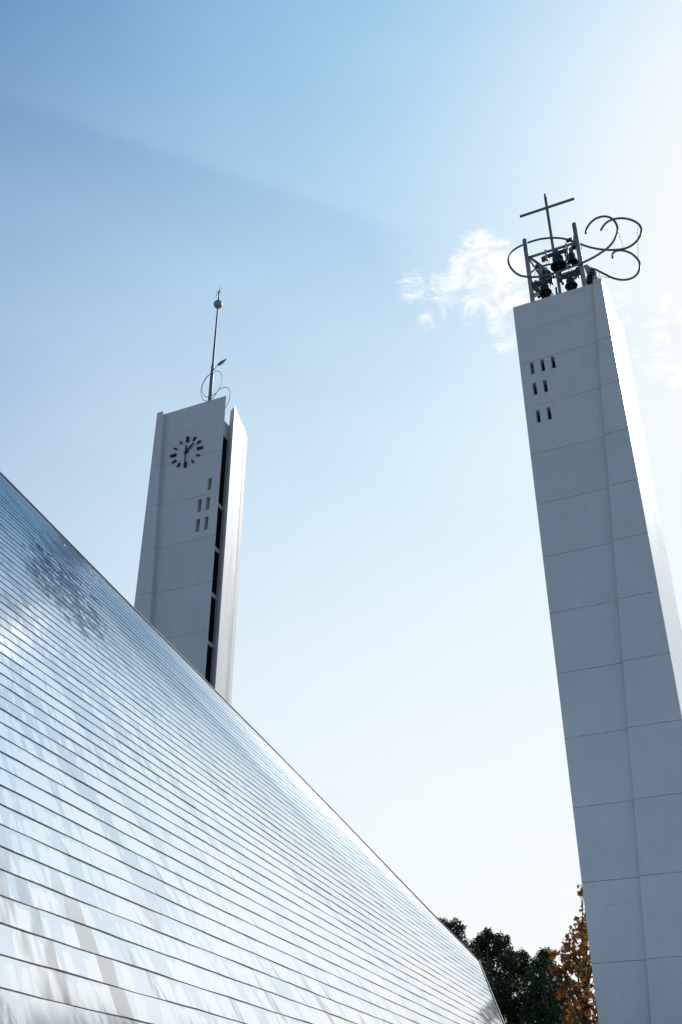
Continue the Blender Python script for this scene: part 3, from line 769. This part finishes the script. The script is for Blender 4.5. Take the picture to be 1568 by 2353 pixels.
# ================================================================== TREES
def tuft_leaf(vs, fs, c, L, wd, dirn, up):
    d = dirn.normalized(); s = d.cross(up)
    if s.length < 1e-3: s = Vector((1, 0, 0))
    s.normalize(); k = len(vs)
    vs += [c, c + d * L * .45 + s * wd, c + d * L, c + d * L * .45 - s * wd]
    fs.append([k, k + 1, k + 2, k + 3])
def rnd_dir():
    while True:
        v = Vector([random.uniform(-1, 1) for _ in range(3)])
        if .1 < v.length < 1: return v.normalized()
def trunk_and_limbs(root, base, clumps, r0):
    t = MB(); top = max(clumps, key=lambda c: c[0].z)[0]
    mid = base.lerp(top, .5) + Vector((random.uniform(-.3, .3), random.uniform(-.3, .3), 0))
    t.tube(spline([base, base.lerp(mid, .5), mid, mid.lerp(top, .7)], 5), [r0 * (1 - .8 * i / 15) for i in range(16)], 10)
    t.build('trunk', M['bark'], root)
    b = MB()
    for c, r in clumps:
        a = base.lerp(mid, random.uniform(.55, 1.0)) if c.z < mid.z + 2 else mid.lerp(top, random.uniform(.0, .5))
        e = a.lerp(c, .5) + UP * .3
        b.tube([a, e, c], [r0 * .3, r0 * .18, r0 * .06], 6)
        for _ in range(4):
            q = c + rnd_dir() * r * .9; b.tube([e.lerp(c, .6), q], [r0 * .07, r0 * .02], 4)
    b.build('limbs', M['bark'], root)
def evergreen(label, cx, dist, clumps_px, extra, seed):
    random.seed(seed)
    base = at_dist(cx, 2600, dist); base.z = 0
    root = empty('evergreen_tree', base)
    cl = []
    for x, y, r in clumps_px:
        c = at_dist(x, y, dist + random.uniform(-2.0, 2.0)); cl.append((c, r / 41.0))
    for dx, z, r in extra:
        cl.append((base + Vector((dx + random.uniform(-.5, .5), random.uniform(-3, 3), z)), r))
    trunk_and_limbs(root, base, cl, .32)
    vs, fs = [], []
    for c, r in cl:
        for q in range(int(120 * r * r) + 34):
            d = rnd_dir(); rr = r * random.uniform(.35, 1.0) ** .6
            p = c + Vector((d.x, d.y, d.z * .85)) * rr
            dz = Vector((d.x, d.y, d.z + .3)).normalized()
            for _ in range(13):
                dd = (rnd_dir() * .9 + dz * .5 + Vector((0, 0, -.75)))
                tuft_leaf(vs, fs, p + rnd_dir() * .12, random.uniform(.15, .25), random.uniform(.026, .042), dd, rnd_dir())
    m = MB(); m.add(vs, fs); m.build('crown', M['leaf_green'], root)
    tag(root, label, 'tree', 'dark evergreen trees beyond the roof end')
evergreen('dark evergreen tree whose crown rises just behind the roof edge', 1030, 63,
          [(1043, 2135, 24), (1022, 2132, 12), (1048, 2165, 30), (1012, 2120, 8), (1070, 2200, 40), (1030, 2190, 40), (1090, 2250, 45), (1040, 2260, 60), (1100, 2310, 50), (1060, 2340, 70), (1128, 2300, 40)],
          [(-3, 6, 2), (-1, 4.5, 2), (2, 6, 1.8), (-3.5, 9, 1.8), (0, 3.5, 1.6)], 3)
evergreen('broadest dark evergreen tree, midway between the roof end and the right tower', 1160, 65,
          [(1118, 2152, 18), (1128, 2175, 26), (1152, 2158, 18), (1160, 2185, 26), (1100, 2170, 18), (1108, 2200, 34), (1172, 2205, 22), (1198, 2200, 18), (1150, 2225, 42), (1190, 2240, 34), (1130, 2270, 50), (1185, 2290, 50), (1160, 2340, 55), (1210, 2330, 45), (1205, 2225, 22)],
          [(-2, 5.5, 2), (1, 4.5, 2.2), (2.5, 6, 1.8), (0, 3.4, 1.6), (-1, 7, 2)], 5)
evergreen('dark evergreen tree with a narrow pointed top beside the autumn tree', 1262, 61,
          [(1252, 2196, 15), (1262, 2192, 8), (1240, 2215, 16), (1256, 2225, 22), (1236, 2250, 26), (1270, 2245, 20), (1250, 2275, 34), (1290, 2280, 24), (1270, 2320, 44), (1230, 2300, 34), (1300, 2335, 34), (1250, 2345, 50), (1325, 2345, 20)],
          [(-1, 4.6, 2), (1.8, 5, 2), (3, 6, 1.6), (0, 3.2, 1.6)], 9)

def star_leaf(vs, fs, c, L, dirn):
    d = dirn.normalized(); s = d.cross(rnd_dir()).normalized(); k = len(vs); n = d.cross(s) * L * .12
    pr_ = [(0, 0), (.28, .08), (.62, -.06), (.42, .30), (.60, .58), (.26, .56), (0, 1.0), (-.26, .56), (-.60, .58), (-.42, .30), (-.62, -.06), (-.28, .08)]
    vs += [c + s * (a * L) + d * (b * L) + n * random.uniform(-1, 1) for a, b in pr_]; fs.append(list(range(k, k + 12)))
random.seed(21)
AD = 47.5
base = at_dist(1352, 2600, AD); base.z = 0
rt = empty('autumn_tree', base); cl = []
for x, y, r in [(1338, 2046, 11), (1350, 2050, 17), (1346, 2100, 14), (1338, 2130, 22), (1362, 2140, 36), (1318, 2150, 20), (1302, 2172, 18), (1330, 2180, 38), (1290, 2195, 17), (1276, 2228, 13), (1272, 2190, 8), (1296, 2225, 20), (1288, 2275, 15), (1312, 2215, 32), (1345, 2230, 40),
                (1285, 2235, 13), (1302, 2255, 24), (1330, 2275, 32), (1318, 2300, 24), (1345, 2310, 32), (1330, 2340, 28), (1300, 2345, 16), (1380, 2200, 50), (1390, 2280, 55), (1370, 2345, 55)]:
    cl.append((at_dist(x, y, AD + random.uniform(-1.2, 1.2)), r / 52.0))
for dx, z, r in [(1.5, 6, 1.6), (2.5, 8, 1.4), (.2, 4.2, 1.2), (2, 4.5, 1.4), (1.5, 10.5, .9)]: cl.append((base + Vector((dx, random.uniform(-1, 2), z)), r))
trunk_and_limbs(rt, base, cl, .2)
vs, fs = [], []
for c, r in cl:
    for q in range(int(105 * r * r) + 10):
        d = rnd_dir(); p = c + d * r * random.uniform(.2, 1.05)
        star_leaf(vs, fs, p, random.uniform(.13, .24), rnd_dir() * .8 + Vector((0, 0, -.55)))
m = MB(); m.add(vs, fs); m.build('crown', M['leaf_gold'], rt)
tag(rt, 'orange and gold autumn tree with star-shaped leaves behind the right tower', 'tree')

# ------------------------------------------------------------------ output
scn.view_settings.view_transform = 'Standard'; scn.view_settings.look = 'None'; scn.view_settings.exposure = 0
scn.render.engine = 'CYCLES'
